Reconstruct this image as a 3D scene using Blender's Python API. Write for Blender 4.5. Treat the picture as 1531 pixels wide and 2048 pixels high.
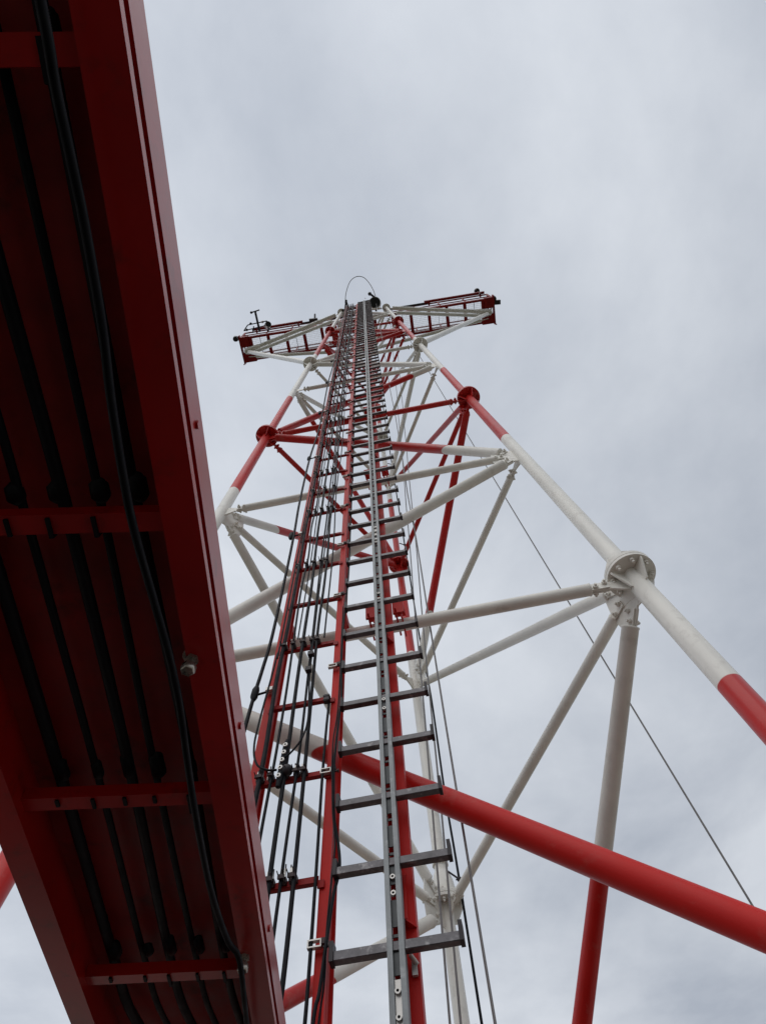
import bpy, bmesh, math, random
from mathutils import Vector, Matrix
random.seed(7)
V = Vector
S = bpy.context.scene
for o in list(bpy.data.objects): bpy.data.objects.remove(o)
C = S.collection

# ------------------------------------------------------------------ camera
FW = V((0.0, 0.425929, 0.904756)); RT = V((0.996106, 0.079765, -0.037551)); UP = V((0.088162, -0.901233, 0.424271))
cd = bpy.data.cameras.new('camera'); cam = bpy.data.objects.new('camera', cd); C.objects.link(cam)
m = Matrix((RT, UP, -FW)).transposed().to_4x4()
cam.matrix_world = m
cd.sensor_fit = 'VERTICAL'; cd.sensor_height = 24.0; cd.lens = 1270.0/2048*24.0
cd.clip_start = 0.02; cd.clip_end = 12000
S.camera = cam
S.view_settings.view_transform = 'Standard'; S.view_settings.look = 'None'
S.view_settings.gamma = 1.0; S.view_settings.exposure = 0.34
try: S.view_settings.use_curve_mapping = False
except Exception: pass

# ------------------------------------------------------------------ world: overcast sky
W = bpy.data.worlds.new('World'); S.world = W; W.use_nodes = True
nt = W.node_tree; nt.nodes.clear()
def N(t, **k):
    n = nt.nodes.new(t)
    for a, b in k.items(): setattr(n, a, b)
    return n
L = lambda a, b: nt.links.new(a, b)
SUN_EL, SUN_AZ = math.radians(52), math.radians(200)
out = N('ShaderNodeOutputWorld')
sky = N('ShaderNodeTexSky', sky_type='NISHITA', sun_disc=False); sky.sun_elevation = SUN_EL; sky.sun_rotation = SUN_AZ
bg1 = N('ShaderNodeBackground'); bg1.inputs['Strength'].default_value = 0.055; L(sky.outputs[0], bg1.inputs['Color'])
tc = N('ShaderNodeTexCoord'); sep = N('ShaderNodeSeparateXYZ'); L(tc.outputs['Generated'], sep.inputs[0])
mx = N('ShaderNodeMath', operation='MAXIMUM'); L(sep.outputs['Z'], mx.inputs[0]); mx.inputs[1].default_value = 0.12
dv = N('ShaderNodeVectorMath', operation='DIVIDE'); L(tc.outputs['Generated'], dv.inputs[0])
cb = N('ShaderNodeCombineXYZ'); [L(mx.outputs[0], cb.inputs[i]) for i in range(3)]; L(cb.outputs[0], dv.inputs[1])
mp = N('ShaderNodeMapping'); L(dv.outputs[0], mp.inputs['Vector']); mp.inputs['Location'].default_value = (7.3, 2.1, 0); mp.inputs['Scale'].default_value = (1.0, 0.8, 1.0)
no = N('ShaderNodeTexNoise'); L(mp.outputs[0], no.inputs['Vector']); no.inputs['Scale'].default_value = 1.7; no.inputs['Detail'].default_value = 8.0; no.inputs['Roughness'].default_value = 0.56; no.inputs['Distortion'].default_value = 0.15
rp = N('ShaderNodeValToRGB'); L(no.outputs[0], rp.inputs[0])
rp.color_ramp.elements[0].position = 0.32; rp.color_ramp.elements[0].color = (0.400, 0.438, 0.505, 1)
rp.color_ramp.elements[1].position = 0.66; rp.color_ramp.elements[1].color = (0.625, 0.660, 0.715, 1)
# clouds get brighter towards the low part of the sky on one side
dt = N('ShaderNodeVectorMath', operation='DOT_PRODUCT'); L(tc.outputs['Generated'], dt.inputs[0]); dt.inputs[1].default_value = (-0.62, -0.25, 0.0)
ma = N('ShaderNodeMath', operation='MULTIPLY_ADD'); L(dt.outputs['Value'], ma.inputs[0]); ma.inputs[1].default_value = 0.22; ma.inputs[2].default_value = 0.93
vm = N('ShaderNodeVectorMath', operation='SCALE'); L(rp.outputs[0], vm.inputs[0]); L(ma.outputs[0], vm.inputs['Scale'])
bg2 = N('ShaderNodeBackground'); L(vm.outputs[0], bg2.inputs['Color']); bg2.inputs['Strength'].default_value = 1.0
ms = N('ShaderNodeMixShader'); ms.inputs[0].default_value = 0.94; L(bg1.outputs[0], ms.inputs[1]); L(bg2.outputs[0], ms.inputs[2])
L(ms.outputs[0], out.inputs['Surface'])
sl = bpy.data.lights.new('sun', 'SUN'); so = bpy.data.objects.new('sun', sl); C.objects.link(so)
sl.energy = 0.75; sl.angle = math.radians(60); sl.color = (1.0, 0.965, 0.92)
sd = V((math.sin(SUN_AZ)*math.cos(SUN_EL), math.cos(SUN_AZ)*math.cos(SUN_EL), math.sin(SUN_EL)))
so.rotation_euler = sd.to_track_quat('Z', 'Y').to_euler(); so.location = (0, 0, 60)

# ------------------------------------------------------------------ materials
def mat(name, col, rough=0.4, metal=0.0, var=0.12, scale=6.0, bump=0.0, bscale=60.0, dirt=None, spec=0.5, bands=None, coat=0.0, rvar=0.12, streak=0.0):
    M = bpy.data.materials.new(name); M.use_nodes = True; t = M.node_tree; t.nodes.clear()
    def n(k, **kw):
        x = t.nodes.new(k)
        for a, b in kw.items(): setattr(x, a, b)
        return x
    l = t.links.new
    o = n('ShaderNodeOutputMaterial'); p = n('ShaderNodeBsdfPrincipled'); l(p.outputs[0], o.inputs[0])
    p.inputs['Metallic'].default_value = metal; p.inputs['Specular IOR Level'].default_value = spec
    p.inputs['Coat Weight'].default_value = coat; p.inputs['Coat Roughness'].default_value = 0.22; p.inputs['Coat IOR'].default_value = 1.6
    geo = n('ShaderNodeNewGeometry')
    nz = n('ShaderNodeTexNoise'); nz.inputs['Scale'].default_value = scale; nz.inputs['Detail'].default_value = 6; nz.inputs['Roughness'].default_value = 0.6
    if streak:
        mpn = n('ShaderNodeMapping'); mpn.inputs['Scale'].default_value = (1, 1, streak); l(geo.outputs['Position'], mpn.inputs['Vector']); l(mpn.outputs[0], nz.inputs['Vector'])
    else: l(geo.outputs['Position'], nz.inputs['Vector'])
    if bands:
        sx = n('ShaderNodeSeparateXYZ'); l(geo.outputs['Position'], sx.inputs[0])
        wob = n('ShaderNodeTexNoise'); wob.inputs['Scale'].default_value = 9.0; l(geo.outputs['Position'], wob.inputs['Vector'])
        ad = n('ShaderNodeMath', operation='MULTIPLY_ADD'); l(wob.outputs[0], ad.inputs[0]); ad.inputs[1].default_value = 0.016; l(sx.outputs['Z'], ad.inputs[2])
        rgb = n('ShaderNodeRGB'); rgb.outputs[0].default_value = (*bands[0][1], 1); base = rgb.outputs[0]
        for z, c in bands[1:]:
            gt = n('ShaderNodeMapRange'); l(ad.outputs[0], gt.inputs['Value']); gt.inputs['From Min'].default_value = z-0.003; gt.inputs['From Max'].default_value = z+0.003
            mm = n('ShaderNodeMixRGB'); l(gt.outputs[0], mm.inputs[0]); l(base, mm.inputs[1]); mm.inputs[2].default_value = (*c, 1); base = mm.outputs[0]
    else:
        rgb = n('ShaderNodeRGB'); rgb.outputs[0].default_value = (*col, 1); base = rgb.outputs[0]
    mr = n('ShaderNodeMapRange'); l(nz.outputs[0], mr.inputs['Value']); mr.inputs['From Min'].default_value = 0.3; mr.inputs['From Max'].default_value = 0.7
    mr.inputs['To Min'].default_value = 1-var; mr.inputs['To Max'].default_value = 1+var*0.4
    sc = n('ShaderNodeVectorMath', operation='SCALE'); l(base, sc.inputs[0]); l(mr.outputs[0], sc.inputs['Scale'])
    last = sc.outputs[0]
    if dirt:
        n2 = n('ShaderNodeTexNoise'); n2.inputs['Scale'].default_value = dirt[2]; n2.inputs['Detail'].default_value = 8; n2.inputs['Roughness'].default_value = 0.7; l(geo.outputs['Position'], n2.inputs['Vector'])
        m2 = n('ShaderNodeMapRange'); l(n2.outputs[0], m2.inputs['Value']); m2.inputs['From Min'].default_value = 0.55; m2.inputs['From Max'].default_value = 0.72; m2.inputs['To Max'].default_value = dirt[1]
        mi = n('ShaderNodeMixRGB'); l(m2.outputs[0], mi.inputs[0]); l(last, mi.inputs[1]); mi.inputs[2].default_value = (*dirt[0], 1); last = mi.outputs[0]
    l(last, p.inputs['Base Color'])
    rr = n('ShaderNodeMapRange'); l(nz.outputs[0], rr.inputs['Value']); rr.inputs['From Min'].default_value = 0.3; rr.inputs['From Max'].default_value = 0.7
    rr.inputs['To Min'].default_value = max(0.05, rough-rvar); rr.inputs['To Max'].default_value = rough+rvar; l(rr.outputs[0], p.inputs['Roughness'])
    if bump:
        nb = n('ShaderNodeTexNoise'); nb.inputs['Scale'].default_value = bscale; nb.inputs['Detail'].default_value = 3; l(geo.outputs['Position'], nb.inputs['Vector'])
        b = n('ShaderNodeBump'); b.inputs['Strength'].default_value = bump; b.inputs['Distance'].default_value = 0.004; l(nb.outputs[0], b.inputs['Height']); l(b.outputs[0], p.inputs['Normal'])
    return M
U = 3.5189
RED = (0.470, 0.012, 0.009); WHT = (0.740, 0.715, 0.655)
BANDS = [(0, RED), (0.634*U, WHT), (1.77*U, RED), (2.90*U, WHT), (3.96*U, RED), (4.98*U, WHT)]
M_band = mat('banded_paint', RED, 0.42, coat=0.10, spec=0.25, bands=BANDS, var=0.13, scale=5.0, dirt=((0.26, 0.21, 0.17), 0.34, 7.0), bump=0.05, streak=0.35)
M_band0 = mat('banded_paint_low', RED, 0.42, coat=0.0, spec=0.18, bands=[(0, RED), (2.25, WHT)], var=0.08, scale=3.0, dirt=((0.30, 0.25, 0.20), 0.22, 5.0), bump=0.05, streak=0.35)
M_red = mat('red_paint', RED, 0.46, coat=0.0, spec=0.14, rvar=0.05, var=0.2, scale=5.0, dirt=((0.14, 0.03, 0.025), 0.45, 9.0), bump=0.07, streak=0.4)
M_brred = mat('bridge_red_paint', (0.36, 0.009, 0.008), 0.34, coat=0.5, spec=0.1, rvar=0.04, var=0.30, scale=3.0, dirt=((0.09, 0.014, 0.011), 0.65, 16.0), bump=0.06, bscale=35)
M_deep = mat('grimy_shaded_red', (0.34, 0.013, 0.010), 0.6, var=0.4, scale=9.0, dirt=((0.02, 0.012, 0.01), 0.8, 7.0), bump=0.1)  # grime plus the shade inside the bridge, both put into the colour
M_red_shaded = mat('shaded_red_paint', (0.27, 0.010, 0.010), 0.5, spec=0.14, var=0.3, dirt=((0.08, 0.02, 0.018), 0.5, 6.0))  # the red darkened: catwalk underside shade put in the colour; rack bars share it
M_white = mat('white_paint', WHT, 0.36, var=0.10, scale=4.0, dirt=((0.32, 0.27, 0.22), 0.3, 7.0), bump=0.05)
M_galv = mat('galvanised_steel', (0.215, 0.228, 0.232), 0.48, metal=0.35, var=0.55, scale=22.0, bump=0.12, bscale=90, dirt=((0.36, 0.37, 0.37), 0.6, 24.0), streak=0.25)
M_rung = mat('rung_steel', (0.112, 0.106, 0.112), 0.42, metal=0.5, var=0.5, scale=24.0, bump=0.2, dirt=((0.34, 0.33, 0.33), 0.7, 26.0))
M_lug = mat('dark_end_cap', (0.022, 0.017, 0.020), 0.5, spec=0.3, var=0.3)
M_strip = mat('dark_steel_strip', (0.065, 0.070, 0.072), 0.5, metal=0.3, var=0.4, scale=40)
M_black = mat('black_sheath', (0.005, 0.0055, 0.008), 0.55, spec=0.14, var=0.3, scale=30, dirt=((0.022, 0.020, 0.019), 0.35, 25))
M_clamp = mat('brown_clamp', (0.032, 0.014, 0.014), 0.5, spec=0.3, var=0.3)
M_zinc = mat('pale_zinc', (0.52, 0.50, 0.47), 0.35, metal=0.4, var=0.25, scale=30)
M_bolt = mat('weathered_bolt_steel', (0.42, 0.39, 0.34), 0.3, metal=0.8, var=0.4, scale=60)
M_wire = mat('grey_wire_rope', (0.20, 0.19, 0.185), 0.55, metal=0.2, var=0.35, scale=20)
M_glass = mat('dark_dome', (0.02, 0.02, 0.025), 0.15)
M_grass = mat('low_bounce_grass', (0.055, 0.060, 0.030), 0.95, var=0.4, scale=0.8, bump=0.8, bscale=9, spec=0.1)
M_ground = mat('bounce_gravel', (0.42, 0.38, 0.33), 0.9, var=0.25, scale=1.5, bump=0.6, bscale=14, spec=0.2)
M_pad = mat('low_bounce_dark', (0.028, 0.023, 0.019), 0.9, var=0.4, scale=2.5, bump=0.6, bscale=14, spec=0.2)
M_conc = mat('concrete', (0.36, 0.35, 0.33), 0.85, var=0.2, scale=3, bump=0.3)

# ------------------------------------------------------------------ mesh builder
def perp(d):
    a = V((0, 0, 1)) if abs(d.z) < 0.9 else V((1, 0, 0))
    x = d.cross(a).normalized(); return x, d.cross(x).normalized()
class MB:
    def __init__(s): s.v = []; s.f = []; s.sm = []
    def add(s, vs, fs, smooth=False):
        b = len(s.v); s.v += [V(q) for q in vs]
        for f in fs: s.f.append([b+i for i in f]); s.sm.append(smooth)
        return s
    def box(s, c, ax, ay, az):      # half-axis vectors
        c, ax, ay, az = V(c), V(ax), V(ay), V(az)
        vs = [c+ax*i+ay*j+az*k for i in (-1, 1) for j in (-1, 1) for k in (-1, 1)]
        return s.add(vs, [(0, 1, 3, 2), (4, 6, 7, 5), (0, 4, 5, 1), (2, 3, 7, 6), (0, 2, 6, 4), (1, 5, 7, 3)])
    def prism(s, poly, off):        # polygon (list of points) extruded by off, centred
        off = V(off); n = len(poly)
        vs = [V(q)-off/2 for q in poly]+[V(q)+off/2 for q in poly]
        fs = [tuple(range(n))[::-1], tuple(range(n, 2*n))]+[(i, (i+1) % n, n+(i+1) % n, n+i) for i in range(n)]
        return s.add(vs, fs)
    def sweep(s, prof, a, b, x, y):  # closed 2D profile swept a->b
        return s.prism([V(a)+(V(b)-V(a))/2+V(x)*p+V(y)*q for p, q in prof], V(b)-V(a))
    def tube(s, pts, r, n=16, cap=True):
        pts = [V(p) for p in pts]; m_ = len(pts)
        rs = r if isinstance(r, (list, tuple)) else [r]*m_
        d = [(pts[min(i+1, m_-1)]-pts[max(i-1, 0)]).normalized() for i in range(m_)]
        x, y = perp(d[0]); vs = []
        for i in range(m_):
            x = (x-d[i]*x.dot(d[i])).normalized(); y = d[i].cross(x)
            vs += [pts[i]+(x*math.cos(2*math.pi*k/n)+y*math.sin(2*math.pi*k/n))*rs[i] for k in range(n)]
        fs = [(i*n+k, i*n+(k+1) % n, (i+1)*n+(k+1) % n, (i+1)*n+k) for i in range(m_-1) for k in range(n)]
        s.add(vs, fs, True)
        if cap: s.add(vs[:n], [tuple(range(n))[::-1]]); s.add(vs[-n:], [tuple(range(n))])
        return s
    def cyl(s, a, b, r, n=16): return s.tube([a, b], r, n)
    def ball(s, c, r, n=14, sq=1.0):
        c = V(c); vs = []; m_ = n//2
        for i in range(m_+1):
            t = math.pi*i/m_
            vs += [c+V((math.sin(t)*math.cos(2*math.pi*k/n), math.sin(t)*math.sin(2*math.pi*k/n), math.cos(t)*sq))*r for k in range(n)]
        return s.add(vs, [(i*n+k, (i+1)*n+k, (i+1)*n+(k+1) % n, i*n+(k+1) % n) for i in range(m_) for k in range(n)], True)
    def build(s, name, material, parent=None, origin=None):
        o_ = V(origin) if origin is not None else V((0, 0, 0))
        me = bpy.data.meshes.new(name)
        me.from_pydata([tuple(q-o_) for q in s.v], [], s.f)
        me.polygons.foreach_set('use_smooth', s.sm)
        bm = bmesh.new(); bm.from_mesh(me); bmesh.ops.remove_doubles(bm, verts=bm.verts, dist=1e-7) if False else None
        bmesh.ops.recalc_face_normals(bm, faces=bm.faces); bm.to_mesh(me); bm.free()
        me.materials.append(material); me.update()
        ob = bpy.data.objects.new(name, me); C.objects.link(ob)
        if parent is not None:
            ob.parent = parent; pw = V((0, 0, 0)); q = parent
            while q is not None: pw += q.location; q = q.parent
            ob.location = o_-pw
        else: ob.location = o_
        return ob
def tag(o, label=None, cat=None, group=None, kind=None):
    if label: o['label'] = label
    if cat: o['category'] = cat
    if group: o['group'] = group
    if kind: o['kind'] = kind
    return o
def empty(name, loc, label, cat, group=None):
    o = bpy.data.objects.new(name, None); o.location = loc; o.empty_display_size = 0.2; C.objects.link(o)
    return tag(o, label, cat, group)
def catmull(P, k=8):
    P = [V(p) for p in P]; Q = [P[0]*2-P[1]]+P+[P[-1]*2-P[-2]]; o = []
    for i in range(1, len(Q)-2):
        a, b, c, d = Q[i-1:i+3]
        for j in range(k):
            t = j/k; o.append(0.5*((2*b)+(c-a)*t+(2*a-5*b+4*c-d)*t*t+(3*b-a-3*c+d)*t**3))
    o.append(P[-1]); return o

# ------------------------------------------------------------------ setting
GZ = -1.6
g = MB().add([(-6000, -6000, GZ), (6000, -6000, GZ), (6000, 6000, GZ), (-6000, 6000, GZ)], [(0, 1, 2, 3)]).build('ground', M_grass); tag(g, kind='structure')  # ground out of view, dark to keep bounce off the catwalk
pts = [(math.cos(a)*15+1.0, math.sin(a)*15+3.5, GZ+0.004) for a in [2*math.pi*i/64 for i in range(64)]]
g = MB().add(pts, [tuple(range(64))]).build('gravel_bounce_disc', M_ground); tag(g, kind='structure')  # unseen pale disc, sized to bounce light onto the lower undersides
pts = [(math.cos(a)*(4.6+0.5*math.sin(3*a)+0.3*math.cos(5*a))-1.0, math.sin(a)*(4.4+0.5*math.cos(4*a))+0.9, GZ+0.008) for a in [2*math.pi*i/48 for i in range(48)]]
g = MB().add(pts, [tuple(range(48))]).build('added_dark_pad', M_pad); tag(g, kind='structure')  # unseen dark pad, added to cut bounce under bridge and rungs

# ------------------------------------------------------------------ lattice tower
LEG = {'L': (-0.52924798, 0.6844424, 0.0503376, 0.02086858), 'R': (0.45375547, 0.56161024, -0.04177407, 0.03945519), 'B': (0.07391745, 1.49385905, -0.01143789, -0.06398288)}
ZN = {-1: -0.42, 0: 0.20, 1: 0.90690919, 2: 1.61343801, 3: 2.31080895, 4: 3.04617279, 5: 3.70462963, 6: 4.40, 7: 4.96, 8: 5.58, 9: 6.1278365}
def legp(l, z): a = LEG[l]; return V((a[0]+a[2]*z, a[1]+a[3]*z, z))*U
def node(l, n): return legp(l, ZN[n])
LD = {l: (legp(l, 6)-legp(l, 0)).normalized() for l in 'LRB'}
cen = (legp('L', -0.45)+legp('R', -0.45)+legp('B', -0.45))/3
tower = empty('lattice_tower', cen, 'tall three-legged tubular lattice tower painted in red and white bands, tapering up to a catwalk', 'tower')
for l in 'LRB':
    a, b = legp(l, -0.44), legp(l, 6.15); k = 0.0635 if l != 'B' else 0.058
    leg = MB().tube([a, legp(l, 2.4), legp(l, 2.401), legp(l, 6.15)], [k, k*0.86, k*0.80, k*0.76], 40).build('leg', M_band, tower)
    foot = MB(); foot.cyl(a, a+LD[l]*0.03, 0.2, 32); foot.box(a+V((0, 0, -0.045)), (0.35, 0, 0), (0, 0.35, 0), (0, 0, 0.06)); foot.build('footing', M_conc, tower)
    for nz in (1, 3, 5, 7):
        d = LD[l]; c = node(l, nz)+d*(0.085 if nz == 1 else 0.05); x, y = perp(d); R = 0.150 if nz < 7 else 0.135; f = MB()
        f.cyl(c-d*0.024, c-d*0.002, R, 40); f.cyl(c+d*0.002, c+d*0.024, R*1.0, 40)
        for i in range(8):
            a_ = 2*math.pi*i/8+0.3; rd = x*math.cos(a_)+y*math.sin(a_); tg = d.cross(rd)
            if i % 2 == 0:
                for sg in (-1, 1):
                    f.prism([c+rd*0.05+d*sg*0.024, c+rd*(R-0.008)+d*sg*0.024, c+rd*(R-0.010)+d*sg*0.045, c+rd*0.075+d*sg*0.17, c+rd*0.05+d*sg*0.17], tg*0.010)
        fl = f.build('flange', M_band, leg)
        for i in range(8):
            bt = MB(); a_ = 2*math.pi*(i+0.5)/8+0.3; rd = x*math.cos(a_)+y*math.sin(a_); q = c+rd*(R-0.032)
            bt.cyl(q-d*0.062, q+d*0.055, 0.0085, 8); bt.cyl(q-d*0.044, q-d*0.024, 0.016, 6); bt.cyl(q+d*0.024, q+d*0.042, 0.016, 6)
            bt.build('bolt', M_band, leg)
    # top cap
    t = legp(l, 6.14); MB().cyl(t-LD[l]*0.02, t+LD[l]*0.02, 0.13, 28).build('top_cap', M_white, leg)

def brace(la, na, lb, nb, r, name, lift=0.0, material=None, tp=1.0):
    mt = material or M_band
    A, B = node(la, na)+LD[la]*lift, node(lb, nb)+LD[lb]*lift; d = (B-A).normalized(); ga = 0.27 if na < 2 else 0.22; s0, s1 = A+d*ga, B-d*ga
    nrm = None
    br = MB().tube([s0, s0+d*0.004, s0+d*0.012, s0+d*0.016, s0+d*0.0165, s1-d*0.0165, s1-d*0.016, s1-d*0.012, s1-d*0.004, s1], [r*0.9, r*1.05, r*1.05, r*1.01, r, r*tp, r*1.01*tp, r*1.05*tp, r*1.05*tp, r*0.9*tp], 28).build(name, mt, tower)
    for P, dd, l in ((A, d, la), (B, -d, lb)):
        ld = LD[l]; nn = dd.cross(ld).normalized(); up = nn.cross(dd).normalized()
        if up.dot(ld) < 0: up = -up
        g_ = MB(); w = r*0.95; sl = 0.40
        g_.prism([P+ld*0.11, P+dd*0.15+up*w, P+dd*sl+up*w*0.32, P+dd*sl-up*w*0.32, P+dd*0.15-up*w, P-ld*0.11], nn*0.012)
        # cheek plates welded on the slotted tube end
        for sg in (-1, 1):
            g_.prism([P+dd*0.165+up*r*0.8+nn*sg*0.012, P+dd*0.30+up*r*0.8+nn*sg*0.012, P+dd*0.30-up*r*0.8+nn*sg*0.012, P+dd*0.165-up*r*0.8+nn*sg*0.012], nn*0.008)
        for q in (0.185, 0.245):
            b_ = MB() if na < 3 else g_
            c = P+dd*q+up*r*0.35*(1 if q < 0.2 else -1); b_.cyl(c-nn*0.045, c+nn*0.045, 0.0085, 8); b_.cyl(c+nn*0.017, c+nn*0.032, 0.017, 6); b_.cyl(c-nn*0.032, c-nn*0.017, 0.017, 6)
            if na < 3: b_.build('bolt', M_band, br)
        g_.build('gusset_plate', M_band, br)
    return br
for n_ in range(0, 10):
    k = 1-0.03*n_
    for a, b in (('L', 'R'), ('R', 'B'), ('L', 'B')):
        brace(a, n_, b, n_, (0.037 if a+b != 'LR' else 0.0395)*k, 'horizontal_brace')
for n_ in range(-1, 9):
    k = 1-0.03*n_
    lo, hi = n_, n_+1
    if n_ % 2 == 0: brace('R', lo, 'L', hi, 0.053*k if n_ else 0.059, 'diagonal_brace', 0.0 if n_ else 0.075, None if n_ else M_band0, 1.0 if n_ else 0.78)
    else: brace('L', lo, 'R', hi, 0.050*k, 'diagonal_brace')
    if n_ % 2 == 0: brace('B', lo, 'R', hi, 0.049*k, 'diagonal_brace'); brace('L', lo, 'B', hi, 0.046*k, 'diagonal_brace')
    else: brace('R', lo, 'B', hi, 0.042*k, 'diagonal_brace'); brace('B', lo, 'L', hi, 0.044*k, 'diagonal_brace')
leg_obs = {l: [o for o in tower.children if o.name.startswith('leg')][i] for i, l in enumerate('LRB')}
def face_plate(l, n_, others):
    P = node(l, n_); ld = LD[l]; ds = []
    for l2, n2 in others:
        if n2 < -1 or n2 > 9: continue
        ds.append((node(l2, n2)-P).normalized())
    if len(ds) < 2: return
    ds.sort(key=lambda d: -d.dot(ld)); nn = ds[0].cross(ds[-1]).normalized()
    a, b = ds[0], ds[-1]; ua = nn.cross(a); ub = nn.cross(b)
    if ua.dot(ld) < 0: ua = -ua
    if ub.dot(ld) < 0: ub = -ub
    poly = [P+ld*0.15, P+a*0.18+ua*0.05, P+a*0.29+ua*0.035, P+a*0.31-ua*0.03]
    if len(ds) == 3: poly += [P+ds[1]*0.29]
    poly += [P+b*0.31+ub*0.03, P+b*0.29-ub*0.035, P+b*0.15-ub*0.05, P-ld*0.16]
    MB().prism(poly, nn*0.009).build('node_plate', M_band, leg_obs[l])
for n_ in range(0, 9):
    ev = n_ % 2 == 0
    for l, o_, flip in (('L', 'R', 0), ('R', 'L', 1), ('R', 'B', 0), ('B', 'R', 1), ('B', 'L', 0), ('L', 'B', 1)):
        # which faces carry diagonals at this node
        pair = l+o_
        has = (pair == 'LR' and not ev) or (pair == 'RL' and ev) or (pair == 'RB' and not ev) or (pair == 'BR' and ev) or (pair == 'BL' and not ev) or (pair == 'LB' and ev)
        if has: face_plate(l, n_, [(o_, n_), (o_, n_-1), (o_, n_+1)])
d_ = LD['B']; c = node('B', 1)+d_*0.085; MB().tube([c+d_*0.024, c+d_*0.03, c+d_*0.17, c+d_*0.24], [0.110, 0.108, 0.085, 0.060], 28).build('reducer', M_white, tower)
c = legp('B', 1.02); MB().tube([c-LD['B']*0.015, c+LD['B']*0.015], 0.068, 28).build('collar', M_white, tower)

# ------------------------------------------------------------------ face frame (ladder and cable rack stand in front of face L-R)
FN = V((-0.12394673, -0.99192313, 0.02693921)); EX = V((0.99228325, -0.12399173, 0)); EZ = V((0.00334024, 0.02673132, 0.99963707))
P0 = V((-0.0743, 1.9965, 1.1688)); DL = 0.2186
def F(s, t, d): return P0+EX*s+EZ*t+FN*(d-DL)
TTOP = 20.35

# ------------------------------------------------------------------ climbing ladder
lad = empty('climbing_ladder', F(0, -2.6, DL), 'galvanised centre-rail climbing ladder with square rungs running straight up the front of the tower', 'ladder')
# rails: two galvanised channels with a slot between
rl = MB()
for sg in (-1, 1):
    prof = [(sg*0.0100, 0.020), (sg*0.0265, 0.020), (sg*0.0265, -0.020), (sg*0.0235, -0.020), (sg*0.0235, 0.0150), (sg*0.0100, 0.0150)]
    cuts = [-2.6]+[-0.235+3.08*i for i in range(7)]+[TTOP]
    for a, b in zip(cuts, cuts[1:]): rl.sweep(prof, F(0, a+0.0015, DL), F(0, b-0.0015, DL), EX, FN)
rl.build('centre_rail', M_galv, lad)
# perforated web strip: pieces with gaps that let the red post behind show
w = MB(); t = -2.6
while t < TTOP:
    w.box(F(0, t+0.043, DL+0.004), EX*0.0232, EZ*0.043, FN*0.002)
    w.box(F(0, t+0.1125, DL+0.004), EX*0.0232, EZ*0.0045, FN*0.002)
    for q in (-1, 1): w.box(F(q*0.0165, t+0.097, DL+0.004), EX*0.0065, EZ*0.011, FN*0.0018); w.box(F(q*0.0165, t+0.1285, DL+0.004), EX*0.0065, EZ*0.0115, FN*0.0018)
    t += 0.14
w.build('perforated_strip', M_strip, lad)
# joint plates with bolts
def ringbolt(c, name, parent, R=0.0088, r=0.0042, h=0.010, n=16):
    b_ = MB(); vs = []
    for rad, z_ in ((R, 0), (R, h), (r, h), (r, h-0.005)):
        vs += [c+(EX*math.cos(2*math.pi*k/n)+EZ*math.sin(2*math.pi*k/n))*rad+FN*z_ for k in range(n)]
    b_.add(vs, [(i*n+k, i*n+(k+1) % n, (i+1)*n+(k+1) % n, (i+1)*n+k) for i in range(3) for k in range(n)]+[tuple(range(3*n, 4*n))])
    o = b_.build(name, M_zinc, parent); o.data.materials.append(M_black)
    o.data.polygons[len(o.data.polygons)-1].material_index = 1
    for i in range(2*n, 3*n): o.data.polygons[i].material_index = 1
    return o
for tj in [-0.235+3.08*i for i in range(6)]:
    m_ = MB(); m_.box(F(0, tj+0.01, DL+0.009), EX*0.0088, EZ*0.13, FN*0.003)
    jp = m_.build('joint_plate', M_zinc, lad)
    for q in (-0.098, -0.033, 0.031, 0.097): ringbolt(F(0, tj+0.01+q, DL+0.0115), 'bolt', jp)
for q in (0.165, 0.222, 0.80+0.24, 0.80+0.30, 1.98, 2.04):
    ringbolt(F(0, q, DL+0.006), 'rail_bolt', lad)
# rungs
def rung_mesh():
    r_ = MB(); h = 0.0145
    for a, b in ((-0.192, 0.192),):
        c = F((a+b)/2, 0, DL-0.002); hx = (b-a)/2; bv = 0.002
        prof = [(-h+bv, -h), (h-bv, -h), (h, -h+bv), (h, h-bv), (h-bv, h), (-h+bv, h), (-h, h-bv), (-h, -h+bv)]
        r_.sweep(prof, c-EX*hx, c+EX*hx, FN, EZ)
    return r_.build('rung', M_rung, lad, origin=F(0, 0, DL))
rung0 = rung_mesh()
lugs = []
for sg in (-1, 1):
    lg = MB(); lg.box(F(sg*0.199, 0.012, DL), EX*0.0065, EZ*0.030, FN*0.019)
    lugs.append(lg.build('end_stop', M_lug, rung0, origin=F(0, 0, DL)))
base = rung0.location.copy()
for k in range(-8, 73):
    if k == 0: continue
    if k*0.28 > TTOP-0.02: break
    c = rung0.copy(); C.objects.link(c); c.parent = lad; c.location = base+EZ*(0.28*k)
    for q in lugs: d_ = q.copy(); C.objects.link(d_); d_.parent = c
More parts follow.
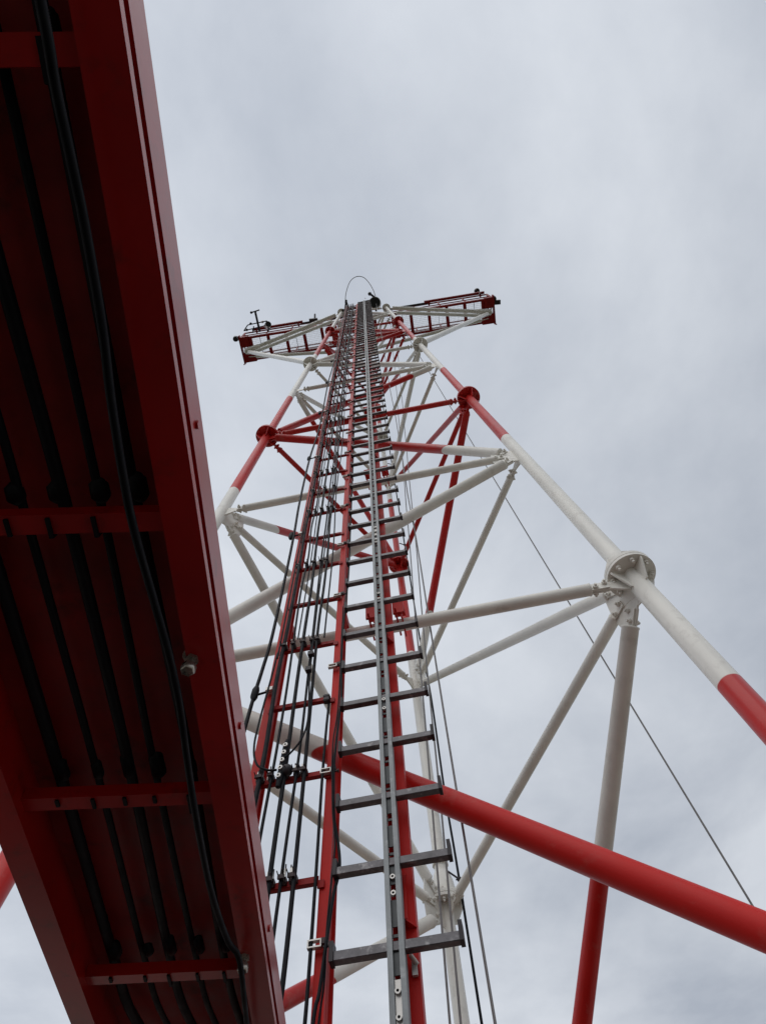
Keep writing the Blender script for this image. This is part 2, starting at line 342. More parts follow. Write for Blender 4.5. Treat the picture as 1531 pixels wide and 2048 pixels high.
# red post behind the rail and its clamps round the horizontals
po = MB()
po.sweep([(-0.004, 0.0), (0.056, 0.0), (0.056, 0.045), (-0.004, 0.045)], F(0.0, -2.6, 0.105), F(0.0, TTOP-0.1, 0.105), EX, FN)
post = po.build('support_post', M_red, lad)
pl = MB(); pl.box(F(0.002, TTOP/2-1.3, 0.176), EX*0.018, EZ*(TTOP/2+1.2), FN*0.008); pl.build('post_web', M_red, lad)
for n_ in range(0, 10):
    q = (node('L', n_)+node('R', n_))/2; tt = (q-P0).dot(EZ); k = 1-0.03*n_
    for sx in (-0.072, 0.092):
        b_ = MB()
        b_.box(F(sx, tt+0.02, 0.098), EX*0.034, EZ*0.055, FN*0.007)
        b_.box(F(sx, tt+0.072, 0.055), EX*0.034, EZ*0.006, FN*0.050)
        b_.cyl(F(sx-0.016, tt-0.02, 0.13), F(sx-0.016, tt-0.02, -0.07), 0.006, 8); b_.cyl(F(sx+0.016, tt-0.055, 0.12), F(sx+0.016, tt-0.055, -0.06), 0.005, 8)
        b_.cyl(F(sx+0.016, tt-0.09, 0.10), F(sx+0.016, tt+0.05, 0.10), 0.005, 8)
        b_.build('post_bracket', M_red, lad)
for i in range(-1, 15):
    tt = 0.10+1.54*i; b_ = MB()
    b_.prism([F(0.030, tt, 0.148), F(0.030, tt+0.19, 0.148), F(0.030, tt+0.17, 0.168), F(0.030, tt, 0.196)], EX*0.008)
    b_.prism([F(0.030, tt-0.002, 0.150), F(0.030, tt-0.002, 0.196), F(0.058, tt-0.002, 0.150)], EZ*0.006)
    b_.build('rail_bracket', M_red, lad)
b_ = MB(); b_.cyl(F(0.050, -0.02, 0.16), F(0.034, -0.005, 0.185), 0.007, 10); b_.box(F(0.042, -0.03, 0.160), EX*0.008, EZ*0.022, FN*0.006); b_.build('bolt_clamp', M_zinc, lad)

# ------------------------------------------------------------------ cable rack (two red uprights with cross bars)
rack = empty('cable_rack', F(-0.41, -2.6, 0.18), 'red upright cable rack with cross bars and clamps, left of the ladder', 'cable rack')
def uprail(sc, h, open_):
    m_ = MB(); a, b = -0.35, TTOP-0.15
    m_.box(F(sc, (a+b)/2, 0.178), EX*h, EZ*(b-a)/2, FN*0.003)
    m_.box(F(sc-h+0.003, (a+b)/2, 0.155), EX*0.003, EZ*(b-a)/2, FN*0.020)
    m_.box(F(sc+h-0.003, (a+b)/2, 0.155), EX*0.003, EZ*(b-a)/2, FN*0.020)
    m_.box(F(sc+open_, (a+b)/2, 0.191), EX*0.003, EZ*(b-a)/2, FN*0.010)
    m_.box(F(sc+h+0.004, (a+b)/2, 0.142), EX*0.005, EZ*(b-a)/2, FN*0.003)
    return m_.build('upright', M_red, rack)
uprail(-0.243, 0.022, 0.018); uprail(-0.577, 0.026, 0.02)
for sc in (-0.243, -0.577):
    for n_ in range(1, 10):
        q = (node('L', n_)+node('R', n_))/2; tt = (q-P0).dot(EZ)
        b_ = MB(); b_.box(F(sc, tt, 0.095), EX*0.025, EZ*0.03, FN*0.040); b_.build('stand_off', M_red, rack)
bars = [0.294]+[0.773+0.4635*i for i in range(0, 42)]
CS = [(-0.545, 0.0105), (-0.492, 0.0065), (-0.437, 0.0095), (-0.388, 0.0065), (-0.352, 0.0085)]
ncl = 0; stuff = MB()
for i, tb in enumerate(bars):
    m_ = MB()
    m_.box(F(-0.41, tb, 0.187), EX*0.143, EZ*0.0115, FN*0.0018); m_.box(F(-0.41, tb-0.0105, 0.177), EX*0.143, EZ*0.0015, FN*0.009)
    m_.box(F(-0.258, tb-0.02, 0.186), EX*0.012, EZ*0.014, FN*0.004); m_.box(F(-0.562, tb-0.02, 0.186), EX*0.012, EZ*0.014, FN*0.004)
    m_.build('cross_bar', M_red_shaded, rack)
    if i in (0,) or i % 2 == 1 or i > 7:
        for j, (cs, cr) in enumerate(CS):
            if i > 7 and i % 2 == 0 and j in (1, 3): continue
            mm = MB() if ncl < 90 else stuff
            jx = random.uniform(-0.004, 0.004)
            mm.box(F(cs+jx, tb+0.004, 0.200), EX*(cr+0.006), EZ*0.010, FN*0.010)
            mm.box(F(cs+jx, tb+0.002, 0.228), EX*(cr+0.005), EZ*0.008, FN*0.004)
            for q in (-1, 1):
                ln = random.uniform(0.02, 0.05)
                mm.cyl(F(cs+jx+q*(cr+0.003), tb+0.002, 0.196), F(cs+jx+q*(cr+0.003), tb+0.010, 0.232+ln*0.5), 0.0022, 6)
                mm.cyl(F(cs+jx+q*(cr+0.002), tb-0.014, 0.205), F(cs+jx+q*(cr+0.001), tb+0.016+ln, 0.210), 0.0026, 6)
            mm.cyl(F(cs+jx, tb+0.03, 0.206), F(cs+jx, tb+0.04, 0.206), 0.006, 6)
            if ncl < 90:
                cl_ = mm.build('cable_clamp', M_clamp, rack)
                if j in (0, 4) or random.random() < 0.55:
                    p_ = MB(); p_.prism([F(cs+jx-cr-0.004, tb+0.010, 0.212), F(cs+jx+cr+0.004, tb+0.010, 0.212), F(cs+jx+cr+0.002, tb+0.042, 0.212), F(cs+jx-cr-0.002, tb+0.042, 0.212)], FN*0.003)
                    p_.build('clamp_plate', M_zinc, cl_)
            ncl += 1
tag(stuff.build('cable_clamp', M_clamp, rack), kind='stuff')
for tt in [0.063+0.70*i for i in range(0, 27)]:     # U brackets on the right upright
    b_ = MB()
    for q in (-1, 1): b_.box(F(-0.262, tt+q*0.0105, 0.200), EX*0.023, EZ*0.0022, FN*0.008)
    for q in (-1, 1): b_.box(F(-0.262+q*0.0208, tt, 0.200), EX*0.0022, EZ*0.0127, FN*0.008)
    ub = b_.build('side_bracket', M_zinc, rack)
    b_ = MB(); b_.box(F(-0.228, tt, 0.205), EX*0.010, EZ*0.009, FN*0.010); b_.cyl(F(-0.232, tt-0.018, 0.21), F(-0.206, tt-0.018, 0.21), 0.004, 8); b_.cyl(F(-0.209, tt-0.018, 0.21), F(-0.204, tt-0.018, 0.21), 0.008, 8); b_.build('clamp_jaw', M_clamp, ub)
for tt in (1.364, 3.186, 5.02, 6.85, 8.7, 10.5):    # pale hose brackets on the left upright
    b_ = MB(); b_.box(F(-0.583, tt, 0.202), EX*0.018, EZ*0.012, FN*0.012); u_ = b_.build('hose_bracket', M_zinc, rack)
    b_ = MB(); b_.cyl(F(-0.60, tt-0.01, 0.2), F(-0.66, tt-0.02, 0.2), 0.006, 8); b_.tube([F(-0.660, tt-0.055, 0.2), F(-0.660, tt-0.03, 0.2), F(-0.658, tt+0.02, 0.2), F(-0.656, tt+0.045, 0.2)], [0.011, 0.019, 0.019, 0.012], 12); b_.build('hose_clip', M_black, u_)

# ------------------------------------------------------------------ cable bridge overhead
BD = V((-0.0665, 1, 0)).normalized(); BX = V((1, 0.0665, 0)).normalized(); BZ = V((0, 0, 1))
def G(o, y, z): return V((-0.231-0.0665*y, y, 0))+BX*o+V((0, 0, z))
Y0, Y1 = -3.2, 1.86; HW = 0.437
br = empty('cable_bridge', G(-HW/2, Y1, GZ), 'red steel cable bridge crossing close overhead on the left, seen from below', 'cable bridge')
def gbox(m_, o0, o1, y0, y1, z0, z1):
    c = (G((o0+o1)/2, (y0+y1)/2, 0)+V((0, 0, (z0+z1)/2))); m_.box(c, BX*(o1-o0)/2, BD*(y1-y0)/2*1.0022, BZ*(z1-z0)/2)
for side in (0, 1):
    m_ = MB()
    if side == 0:
        gbox(m_, -0.050, 0.0, Y0, Y1, 0.800, 0.814); gbox(m_, -0.050, -0.010, Y0, Y1, 0.814, 0.829); gbox(m_, -0.046, 0.001, Y0, Y1, 0.829, 0.889)
    else:
        gbox(m_, -HW, -HW+0.050, Y0, Y1, 0.800, 0.814); gbox(m_, -HW+0.010, -HW+0.050, Y0, Y1, 0.814, 0.829); gbox(m_, -HW-0.001, -HW+0.046, Y0, Y1, 0.829, 0.889)
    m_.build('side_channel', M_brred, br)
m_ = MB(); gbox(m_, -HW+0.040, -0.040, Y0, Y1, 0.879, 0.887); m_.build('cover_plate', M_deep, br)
ybs = [-0.735-0.545*i for i in range(5)]+[-0.19, 0.358, 0.904, 1.428]
for yb in ybs:
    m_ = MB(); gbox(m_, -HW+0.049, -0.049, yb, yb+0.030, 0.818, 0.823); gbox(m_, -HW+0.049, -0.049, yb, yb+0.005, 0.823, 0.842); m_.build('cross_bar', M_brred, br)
    for o_ in (-0.095, -0.155, -0.21, -0.265, -0.33):
        w_ = random.uniform(0.009, 0.0145); l_ = random.uniform(0.02, 0.05); q_ = random.uniform(-0.006, 0.006)
        m_ = MB(); m_.tube([G(o_+q_, yb-0.006-l_, 0.862), G(o_+q_, yb-0.003-l_, 0.857), G(o_+q_, yb-0.010, 0.857), G(o_+q_, yb-0.004, 0.860)], [w_*0.6, w_, w_*1.05, w_*0.7], 12); gbox(m_, o_+q_-0.003, o_+q_+0.003, yb+0.004, yb+random.uniform(0.01, 0.05), 0.814, 0.834); m_.build('cable_clamp', M_black, br)
for yb in [0.245, 0.79, 1.355, -0.30, -0.84]:   # small studs on the outer face
    m_ = MB(); m_.cyl(G(0.0, yb, 0.856), G(0.0045, yb, 0.856), 0.0065, 6); m_.build('stud', M_brred, br)
def hexbolt(c):
    b_ = MB(); c = V(c)
    b_.cyl(c+V((0, 0, 0.050)), c, 0.0055, 12); b_.cyl(c+V((0, 0, 0.030)), c+V((0, 0, 0.022)), 0.011, 6); b_.tube([c+V((0, 0, 0.014)), c+V((0, 0, 0.012)), c+V((0, 0, 0.000)), c+V((0, 0, -0.002))], [0.0095, 0.0115, 0.0115, 0.0095], 6)
    b_.cyl(c+V((0, 0, 0.036)), c+V((0, 0, 0.034)), 0.016, 16)
    b_.build('hex_bolt', M_bolt, br)
for y_, o_ in ((0.60, -0.042), (1.352, -0.041)):
    q = G(o_, y_, 0.772); hexbolt(q)

# ------------------------------------------------------------------ cables
def cable(P, r, label, n=10, group=None, name='cable', cat='cable', material=None, k=6):
    m_ = MB().tube(catmull(P, k), r, n); o = m_.build(name, material or M_black); return tag(o, label, cat, group)
GRP = 'black cables strapped to the cable rack'
labs = ['thick black feeder cable farthest left inside the red cable rack, against the left upright',
        'thin black cable second from left inside the red cable rack',
        'thick black cable in the middle of the red cable rack, ending in pale-faced splice clamps',
        'thin black cable third from the right inside the red cable rack',
        'black cable second from right in the red cable rack, beside a thinner one']
boff = [-0.33, -0.265, -0.21, -0.155, -0.095]
for j, (cs, cr) in enumerate(CS):
    rn = random.Random(j); P = []
    P += [G(boff[j]+rn.uniform(-0.008, 0.008), y_, 0.858) for y_ in (-3.2, -2.0, -1.0, -0.172, 0.36, 0.89)]
    P += [G(boff[j]-0.01, 1.41, 0.858), G(boff[j], 1.66, 0.850), V(F(cs, -0.30, 0.24)) + V((0, -0.05, 0)), F(cs, -0.14, 0.222)]
    t = 0.0
    while t < TTOP-0.1:
        P.append(F(cs+rn.uniform(-0.007, 0.007)*(0.4 if t > 9 else 1), t, 0.215+rn.uniform(-0.003, 0.006))); t += 0.46
    cable(P, cr, labs[j], group=GRP, k=5)
cable([F(-0.372, 20.1, 0.22), F(-0.37, 12, 0.22), F(-0.371, 6, 0.22), F(-0.366, 4.4, 0.22), F(-0.366, 3.2, 0.222), F(-0.374, 2.2, 0.224), F(-0.372, 1.65, 0.23), F(-0.368, 1.35, 0.232), F(-0.352, 1.07, 0.235), F(-0.368, 0.94, 0.24), F(-0.41, 0.865, 0.24), F(-0.448, 0.84, 0.236)], 0.0045,
      'thin black lead curving left into the splice clamps on the cable rack', group=GRP)
cable([F(-0.470+0.006*math.sin(i*1.7), i*0.9+1.75, 0.212) for i in range(0, 21)], 0.0042, 'very thin black cable between the second and middle cables, starting above the splice clamps', group=GRP)
cable([F(-0.318+0.010*math.sin(i*2.3), i*1.1+1.72, 0.212) for i in range(0, 17)], 0.0050, 'thin wavy black cable nearest the right upright in the upper cable rack', group=GRP)
cable([F(-0.560, 20.1, 0.235), F(-0.56, 8, 0.235), F(-0.558, 2.2, 0.236), F(-0.562, 1.6, 0.24), F(-0.585, 1.10, 0.24), F(-0.584, 0.93, 0.24), F(-0.555, 0.83, 0.24), F(-0.505, 0.79, 0.238), F(-0.465, 0.785, 0.234)], 0.0050,
      'black cable by the left upright, looping right into the splice clamps', group=GRP)
cable([F(-0.268, 1.20, 0.20), F(-0.272, 1.0, 0.205), F(-0.276, 0.7, 0.20), F(-0.274, 0.3, 0.20), F(-0.275, -0.1, 0.20), F(-0.28, -0.34, 0.21)], 0.0060,
      'short black cable below the small junction box, along the right upright', group=GRP)
jb = MB(); jb.box(F(-0.277, 1.20, 0.212), EX*0.012, EZ*0.022, FN*0.012); jb.box(F(-0.277, 1.212, 0.212), EX*0.016, EZ*0.004, FN*0.014); jb.box(F(-0.277, 1.186, 0.212), EX*0.015, EZ*0.003, FN*0.014)
tag(jb.build('junction_box', M_lug), 'small black junction box on the right upright of the cable rack, below a cross bar', 'junction box')
# splice clamp stack on the middle cable
sp = empty('splice_clamp', F(-0.447, 0.80, 0.22), 'stack of splice clamps with pale round faces on the middle rack cable', 'cable splice')
m_ = MB(); m_.tube([F(-0.452, 0.70, 0.225), F(-0.449, 0.735, 0.225), F(-0.440, 0.93, 0.225), F(-0.438, 0.955, 0.225)], [0.010, 0.015, 0.015, 0.010], 14); m_.build('sleeve', M_black, sp)
m_ = MB(); m_.ball(F(-0.425, 0.785, 0.222), 0.026, 16); m_.build('boot', M_lug, sp)
for q in range(5):
    c = F(-0.451+0.0028*q, 0.745+0.042*q, 0.240); m_ = MB(); m_.cyl(c, c+FN*0.006, 0.0105, 16); d_ = m_.build('clamp_face', M_zinc, sp)
    m_ = MB(); m_.cyl(c+FN*0.006, c+FN*0.0075, 0.004, 10); m_.build('screw', M_black, d_)
sp2 = MB()
for q in (1.42, 1.55): sp2.box(F(-0.376+random.uniform(-0.004, 0.004), q, 0.238), EX*0.014, EZ*0.014, FN*0.012)
tag(sp2.build('cable_tie_block', M_lug), 'pair of dark tie blocks on the cables just under the bracketed cross bar', 'cable clamp')
# outer left hose
cable([F(-0.69, 0.5, 0.20), F(-0.675, 0.95, 0.20), F(-0.662, 1.32, 0.2), F(-0.648, 1.55, 0.2), F(-0.634, 1.87, 0.2), F(-0.634, 2.7, 0.2), F(-0.64, 3.25, 0.2), F(-0.654, 3.9, 0.2), F(-0.652, 5.04, 0.2), F(-0.618, 6.2, 0.2), F(-0.632, 8.6, 0.2), F(-0.61, 10.3, 0.2), F(-0.615, 14, 0.2), F(-0.61, 20.2, 0.2)], 0.0095,
      'black hose outside the left upright of the cable rack, held off by clips')
# two cables left of ladder
cable([F(-0.275, -0.5, 0.2), F(-0.249, -0.157, 0.21), F(-0.236, -0.085, 0.21), F(-0.222, 0.041, 0.215), F(-0.216, 0.10, 0.215), F(-0.205, 0.2, 0.215), F(-0.188, 0.304, 0.21), F(-0.196, 0.404, 0.21), F(-0.215, 0.515, 0.21), F(-0.223, 0.658, 0.21), F(-0.225, 0.80, 0.215), F(-0.222, 0.90, 0.21), F(-0.214, 1.087, 0.205), F(-0.207, 1.188, 0.205), F(-0.214, 1.458, 0.21), F(-0.214, 1.724, 0.21), F(-0.202, 2.086, 0.21), F(-0.192, 2.457, 0.21), F(-0.194, 2.988, 0.2), F(-0.192, 3.66, 0.2), F(-0.19, 4.68, 0.2), F(-0.192, 6.0, 0.2), F(-0.195, 9, 0.2), F(-0.2, 14, 0.2), F(-0.2, 20, 0.2)], 0.0058,
      'thicker wavy black cable between the cable rack and the left rung ends')
cable([F(-0.268, -0.5, 0.2), F(-0.236, -0.159, 0.2), F(-0.224, -0.046, 0.205), F(-0.222, 0.055, 0.215), F(-0.217, 0.163, 0.22), F(-0.209, 0.304, 0.22), F(-0.205, 0.40, 0.22), F(-0.219, 0.53, 0.22), F(-0.226, 0.66, 0.22), F(-0.232, 0.79, 0.22), F(-0.233, 0.93, 0.215), F(-0.224, 1.06, 0.21), F(-0.219, 1.2, 0.21), F(-0.219, 1.5, 0.21), F(-0.220, 1.75, 0.21), F(-0.222, 1.95, 0.2), F(-0.232, 2.2, 0.195)], 0.0032,
      'thin black cable twisting beside a thicker one, left of the lowest rungs')
# foreground cable under the bridge
HP = [(-0.25, -0.9, 0.76), (-0.262, -0.45, 0.75), (-0.272, -0.201, 0.74), (-0.278, -0.135, 0.74), (-0.281, -0.068, 0.74), (-0.284, -0.012, 0.74), (-0.293, 0.088, 0.74), (-0.305, 0.173, 0.74), (-0.315, 0.267, 0.74), (-0.320, 0.343, 0.74), (-0.322, 0.45, 0.745), (-0.324, 0.551, 0.75), (-0.329, 0.643, 0.75), (-0.338, 0.742, 0.745), (-0.349, 0.875, 0.74), (-0.360, 1.051, 0.74), (-0.362, 1.21, 0.75), (-0.358, 1.297, 0.765), (-0.372, 1.45, 0.76), (-0.40, 1.70, 0.75), (-0.42, 2.0, 0.6)]
pts_ = catmull(HP, 110)
rr = [0.0054+0.0003*(1 if i % 2 else -1) for i in range(len(pts_))]
o = MB().tube(pts_, rr, 12).build('corrugated_conduit', M_black); tag(o, 'black corrugated conduit sagging below the red cable bridge', 'conduit')
cable([G(-0.225, -0.9, 0.815), G(-0.222, -0.1, 0.806), G(-0.245, 0.1, 0.800), G(-0.30, 0.22, 0.83), G(-0.39, 0.30, 0.85)], 0.006, 'black cable curving across under the upper left part of the cable bridge')

# cable beside the rear leg with stand-off clamps
P = [legp('B', z_)+V((0.138, -0.05, 0)) + V((random.uniform(-0.012, 0.012), 0, 0)) for z_ in (0.1, 0.5, 0.97, 1.2, 1.55, 1.8, 2.3, 3, 4, 5, 5.9)]
cable(P, 0.0105, 'dark cable running alongside the white and red rear leg, held by stand-off arms')
for z_ in (0.97, 1.72, 2.45, 3.3):
    a = legp('B', z_)+V((0.05, -0.05, 0.08)); b = legp('B', z_)+V((0.138, -0.05, 0.0))
    m_ = MB(); m_.cyl(a, b, 0.008, 8); m_.ball(b, 0.022, 10); m_.cyl(b-V((0.03, 0, 0)), b+V((0.035, 0, 0.0)), 0.006, 8)
    m_.build('stand_off_clamp', M_lug, tower)
# hanging wires
def wire(a, b, r, label, group=None, wob=0.004):
    a, b = V(a), V(b); P = [a.lerp(b, i/24.0)+V((random.uniform(-wob, wob), random.uniform(-wob, wob), 0)) for i in range(25)]
    return cable(P, r, label, n=8, name='wire_rope', cat='wire', material=M_wire, group=group, k=3)
WG = 'grey wires hanging from the tower top'
wire((0.80, 3.05, 21.6), (-0.018, 2.780, -1.5), 0.0050, 'thin grey wire hanging down behind the rungs, left one of the close pair', WG)
wire((0.93, 3.05, 21.6), (0.012, 2.795, -1.5), 0.0050, 'thin grey wire hanging down behind the rungs, right one of the close pair', WG)
wire((0.38, 2.70, 21.9), (0.185, 2.20, -1.5), 0.0050, 'grey frayed wire rope sweeping down just right of the ladder rungs', WG, 0.006)
a = V((0.80, 2.79, 21.6)); b = V((2.10, 4.13, 2.47)); d_ = (b-a); wire(a, a+d_*((21.6+1.6)/(21.6-2.47)), 0.0075, 'long grey stay wire running diagonally from the tower top to the lower right', None, 0.0)
an = a+d_*((21.6+1.55)/(21.6-2.47)); m_ = MB(); m_.box(an+V((0, 0, -0.05)), (0.3, 0, 0), (0, 0.3, 0), (0, 0, 0.10)); tag(m_.build('anchor_block', M_conc), 'concrete block that anchors the stay wire to the ground', 'anchor')

# ------------------------------------------------------------------ top catwalk
PL, PR = V((-4.22, 3.80, 21.72)), V((4.25, 3.215, 21.72)); PD = (PR-PL).normalized(); PN = V((PD.y, -PD.x, 0)); PLN = (PR-PL).length   # PN to the front
plat = empty('catwalk', (PL+PR)/2, 'long red catwalk with mesh deck and handrails across the tower top', 'catwalk')
def H(x, y, z): return PL+PD*x+PN*y+V((0, 0, z))
def hbox(m_, x0, x1, y0, y1, z0, z1): m_.box(H((x0+x1)/2, (y0+y1)/2, (z0+z1)/2), PD*(x1-x0)/2, PN*(y1-y0)/2, V((0, 0, (z1-z0)/2)))
for y_ in (-0.36, 0.36):
    m_ = MB(); hbox(m_, 0, PLN, y_-0.035, y_+0.035, 0, 0.14); m_.build('side_beam', M_red_shaded, plat)
for i in range(14):
    x_ = 0.35+i*(PLN-0.7)/13; m_ = MB(); hbox(m_, x_-0.05, x_+0.05, -0.325, 0.325, 0.02, 0.10); m_.build('cross_beam', M_red_shaded, plat)
m_ = MB(); x_ = 0.0
while x_ < PLN-0.03:
    hbox(m_, x_, x_+0.004, -0.33, 0.33, 0.118, 0.135); x_ += 0.045
for i in range(12): y_ = -0.32+i*0.058; hbox(m_, 0, PLN, y_-0.002, y_+0.002, 0.112, 0.130)
m_.build('mesh_deck', M_zinc, plat)
for i in range(7):
    x_ = 0.66+i*1.2; m_ = MB(); hbox(m_, x_-0.006, x_+0.006, -0.33, 0.33, 0.10, 0.114); m_.build('deck_joint', M_lug, plat)
for s_, lb in ((1, 'front'), (-1, 'back')):
    m_ = MB()
    for i in range(11):
        x_ = 0.04+i*(PLN-0.08)/10
        if s_ == 1 and 3.5 < x_ < 5.0: continue
        m_.cyl(H(x_, s_*0.37, 0.05), H(x_, s_*0.37, 1.1), 0.022, 8)
    for z_ in (0.55, 1.1):
        for a_, b_ in (((0, 3.45), (5.05, PLN)) if s_ == 1 else ((0, PLN),)): m_.cyl(H(a_, s_*0.37, z_), H(b_, s_*0.37, z_), 0.024 if z_ > 1 else 0.017, 8)
    hbox(m_, 0, PLN, s_*0.395-0.006, s_*0.395+0.006, 0.14, 0.24) if s_ == -1 else None
    m_.build('handrail', M_red_shaded, plat)
for x0 in (0, PLN):
    m_ = MB(); sg = 1 if x0 == 0 else -1
    hbox(m_, min(x0, x0+sg*0.42), max(x0, x0+sg*0.42), -0.42, -0.10, -0.06, 0.10); hbox(m_, min(x0, x0+sg*0.30), max(x0, x0+sg*0.30), 0.08, 0.42, -0.06, 0.12)
    hbox(m_, x0-0.02, x0+0.02, -0.47, 0.47, -0.05, 0.16)
    m_.build('end_box', M_red_shaded, plat)
    m_ = MB(); m_.cyl(H(x0, -0.44, 0.1), H(x0, -0.44, -0.22), 0.02, 8)
    for y_ in (-0.37, 0.37): m_.cyl(H(x0, y_, 0), H(x0, y_, 1.1), 0.022, 8)
    for z_ in (0.55, 1.1): m_.cyl(H(x0, -0.37, z_), H(x0, 0.37, z_), 0.02, 8)
    m_.build('end_rail', M_red_shaded, plat)
# raised side trays above the ends
for a_, b_ in ((0.35, 2.1), (PLN-2.2, PLN-0.15)):
    m_ = MB(); hbox(m_, a_, b_, 0.45, 0.53, 0.75, 0.80); hbox(m_, a_, b_, 0.50, 0.53, 0.80, 0.86)
    for q in (a_+0.15, b_-0.15): hbox(m_, q-0.025, q+0.025, 0.37, 0.53, 0.70, 0.75)
    m_.build('side_tray', M_red_shaded, plat)
m_ = MB(); m_.cyl(H(2.0, 0.42, 0.95), H(3.9, 0.42, 0.95), 0.033, 10); m_.cyl(H(4.95, 0.42, 0.95), H(6.5, 0.42, 0.95), 0.040, 10); m_.build('duct', M_lug, plat)
# big struts
def strut(a, b, r, ea=True):
    a, b = V(a), V(b); d = (b-a).normalized(); s = MB().tube([a+d*0.28, b-d*0.20], r, 20).build('catwalk_strut', M_white, tower)
    x, y = perp(d); m_ = MB()
    m_.prism([a, a+d*0.45+y*r, a+d*0.45-y*r], x*0.02); m_.prism([b+d*0.02+y*0.06, b-d*0.40+y*r, b-d*0.40-y*r, b+d*0.02-y*0.06], x*0.02); m_.build('end_plate', M_white, s)
EL, ER = H(0.22, -0.02, -0.12), H(PLN-0.22, -0.02, -0.12)
for E, l in ((EL, 'L'), (ER, 'R')):
    strut(E+V((0, 0.0, 0)), legp(l, 6.12), 0.062); strut(E+V((0, 0.12, -0.02)), legp(l, 5.66), 0.055)
    strut(E+V((0, 0.03, -0.06)), legp(l, 3.74), 0.058); strut(E+V((0, 0.20, -0.05)), legp('B', 5.85), 0.055)
    dd = (legp(l, 6.12)-E).normalized(); m_ = MB(); m_.tube([E-dd*0.10+V((0, 0, -0.04)), E-dd*0.07+V((0, 0, -0.05)), E+dd*0.40+V((0, 0, -0.03)), E+dd*0.42+V((0, 0, -0.02))], [0.05, 0.10, 0.085, 0.05], 20); m_.build('strut_shoe', M_white, tower)
# red support frames under the deck beside the tower
for l in 'LR':
    sg = -1 if l == 'L' else 1; c = (legp(l, 6.0)+V((sg*0.25, 0.55, 0)))
    m_ = MB(); m_.box(c+V((0, 0.12, 0.26)), PD*0.10, PN*0.30, V((0, 0, 0.12))); m_.cyl(c, legp(l, 5.3)+V((0, 0.05, 0)), 0.04, 10); m_.build('knee_bracket', M_red, tower)

# ------------------------------------------------------------------ things on the catwalk
def th(name, loc, label, cat): return empty(name, loc, label, cat)
# obstruction lamps
def lamp(p, foot, label):
    t = th('obstruction_lamp', foot, label, 'warning lamp'); p, foot = V(p), V(foot)
    MB().cyl(foot, p-V((0, 0, 0.06)), 0.022, 8).build('stem', M_lug, t); MB().cyl(p-V((0, 0, 0.10)), p-V((0, 0, 0.02)), 0.085, 16).build('base', M_lug, t); MB().ball(p, 0.10, 16).build('lens', M_glass, t)
lamp((-4.42, 3.46, 22.05), (-4.25, 3.46, 21.9), 'dark round warning lamp on the left end of the catwalk')
lamp((3.89, 2.715, 22.92), (3.89, 2.75, 22.3), 'dark round warning lamp standing high on the right end of the catwalk')
lamp((4.30, 2.91, 22.10), (4.24, 2.95, 21.9), 'dark round warning lamp at the outer right corner of the catwalk, below the taller one')
# boxes
t = th('equipment_box', (4.36, 3.03, 21.95), 'small dark box sticking out of the right end of the catwalk', 'box'); MB().box((4.40, 3.02, 22.0), (0.11, 0, 0), (0, 0.07, 0), (0, 0, 0.07)).build('housing', M_lug, t); MB().box((4.26, 3.03, 22.0), (0.04, 0, 0), (0, 0.09, 0), (0, 0, 0.09)).build('mounting_plate', M_red, t)
t = th('relay_box', (-1.77, 3.2, 22.0), 'small dark box with a stub on top, fixed to the handrail left of the ladder', 'box'); MB().box((-1.77, 3.12, 22.3), (0.14, 0, 0), (0, 0.06, 0), (0, 0, 0.08)).build('housing', M_lug, t); MB().cyl((-1.72, 3.1, 22.3), (-1.72, 2.97, 22.6), 0.03, 8).build('stub', M_lug, t)
# left boom with camera head
t = th('boom_pole', (-3.59, 3.28, 22.0), 'dark pole jutting out from the left part of the catwalk with a small cross head', 'pole')
MB().cyl((-3.58, 3.30, 22.0), (-3.63, 2.62, 22.02), 0.036, 12).build('pole', M_lug, t); MB().cyl((-3.76, 2.66, 22.02), (-3.48, 2.60, 22.02), 0.022, 8).ball((-3.76, 2.66, 22.02), 0.045, 10).build('cross_head', M_lug, t)
# drum antennas
def drum(c, r, ax, foot, label):
    c, ax, foot = V(c), V(ax).normalized(), V(foot); t = th('drum_antenna', foot, label, 'antenna')
    MB().tube([c-ax*0.12, c-ax*0.10, c+ax*0.04], [r*0.5, r, r], 28).build('drum', M_zinc, t); MB().cyl(c+ax*0.04, c+ax*0.055, r*0.88, 28).build('radome', M_glass, t)
    MB().cyl(foot, c-ax*0.05, 0.03, 10).cyl(foot-V((0, 0, 0.25)), foot+V((0, 0, 0.3)), 0.03, 10).build('mount', M_lug, t)
drum((0.345, 2.69, 21.92), 0.195, (-0.1, -0.45, -1), (0.36, 2.92, 22.05), 'round drum antenna with dark face just right of the ladder top')
drum((-3.27, 3.09, 22.0), 0.105, (0.5, -0.5, -0.8), (-3.27, 3.25, 22.0), 'small round drum antenna on the left part of the catwalk, beside the boom pole')
t = th('sensor_frame', (-3.9, 3.25, 22.0), 'spindly dark rod frame with small sensors between the boom pole and the left catwalk end', 'instrument frame')
m_ = MB()
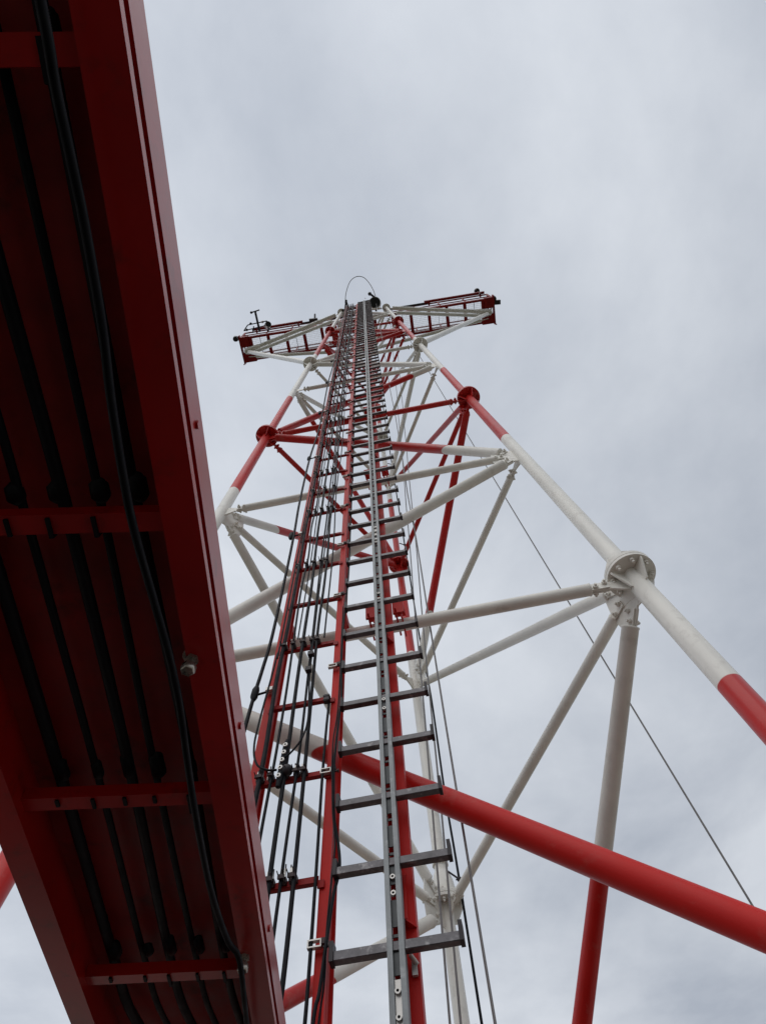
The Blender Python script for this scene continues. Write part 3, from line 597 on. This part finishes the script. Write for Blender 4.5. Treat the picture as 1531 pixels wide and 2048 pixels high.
for a_, b_ in (((-4.1, 3.22, 22.0), (-3.4, 3.12, 22.02)), ((-3.95, 3.05, 22.05), (-3.3, 2.98, 22.1)), ((-4.1, 3.22, 22), (-3.95, 3.05, 22.05)), ((-3.4, 3.12, 22), (-3.3, 2.98, 22.1)), ((-3.8, 3.3, 21.9), (-3.75, 3.1, 22.0))): m_.cyl(a_, b_, 0.018, 8)
m_.build('rod_frame', M_lug, t)
for q in ((-4.0, 3.2, 22.02), (-3.85, 3.02, 22.08), (-3.6, 3.1, 22.05), (-3.45, 3.0, 22.1)): MB().ball(q, 0.045, 10).build('sensor', M_zinc if q[0] > -3.7 else M_lug, t)
# head above the drum, spike and hoop
t = th('camera_head', (0.36, 2.75, 22.0), 'small dark camera head with two lobes above the drum antenna', 'camera')
MB().cyl((0.38, 2.72, 22.0), (0.37, 2.53, 22.08), 0.06, 12).cyl((0.37, 2.55, 22.08), (0.22, 2.42, 22.1), 0.035, 10).build('arm', M_lug, t); MB().ball((0.20, 2.41, 22.1), 0.065, 12).build('lens_head', M_glass, t)
t = th('lightning_spike', (-0.59, 2.80, 21.9), 'short dark forked spike at the left end of the hoop on the tower top', 'lightning rod')
MB().cyl((-0.66, 2.80, 21.9), (-0.60, 2.58, 22.12), 0.028, 8).cyl((-0.53, 2.80, 21.9), (-0.60, 2.58, 22.12), 0.028, 8).ball((-0.60, 2.57, 22.13), 0.045, 10).build('fork', M_lug, t)
hp = [(-0.64, 2.63, 22.1), (-0.58, 2.34, 22.5), (-0.42, 2.05, 23.0), (-0.19, 1.94, 23.3), (0.05, 1.98, 23.2), (0.22, 2.15, 22.9), (0.33, 2.34, 22.5), (0.38, 2.5, 22.2)]
o = MB().tube(catmull(hp, 8), 0.0125, 8).build('hoop_antenna', M_wire); tag(o, 'thin grey hoop arching over the very top of the tower', 'hoop')
# small red beam at the ladder head
t = th('head_beam', (-0.3, 2.75, 21.5), 'short dark beam spanning the cable rack at the ladder head', 'beam')
MB().box((-0.33, 2.74, 21.60), EX*0.42, FN*0.03, (0, 0, 0.04)).build('beam', M_lug, t)
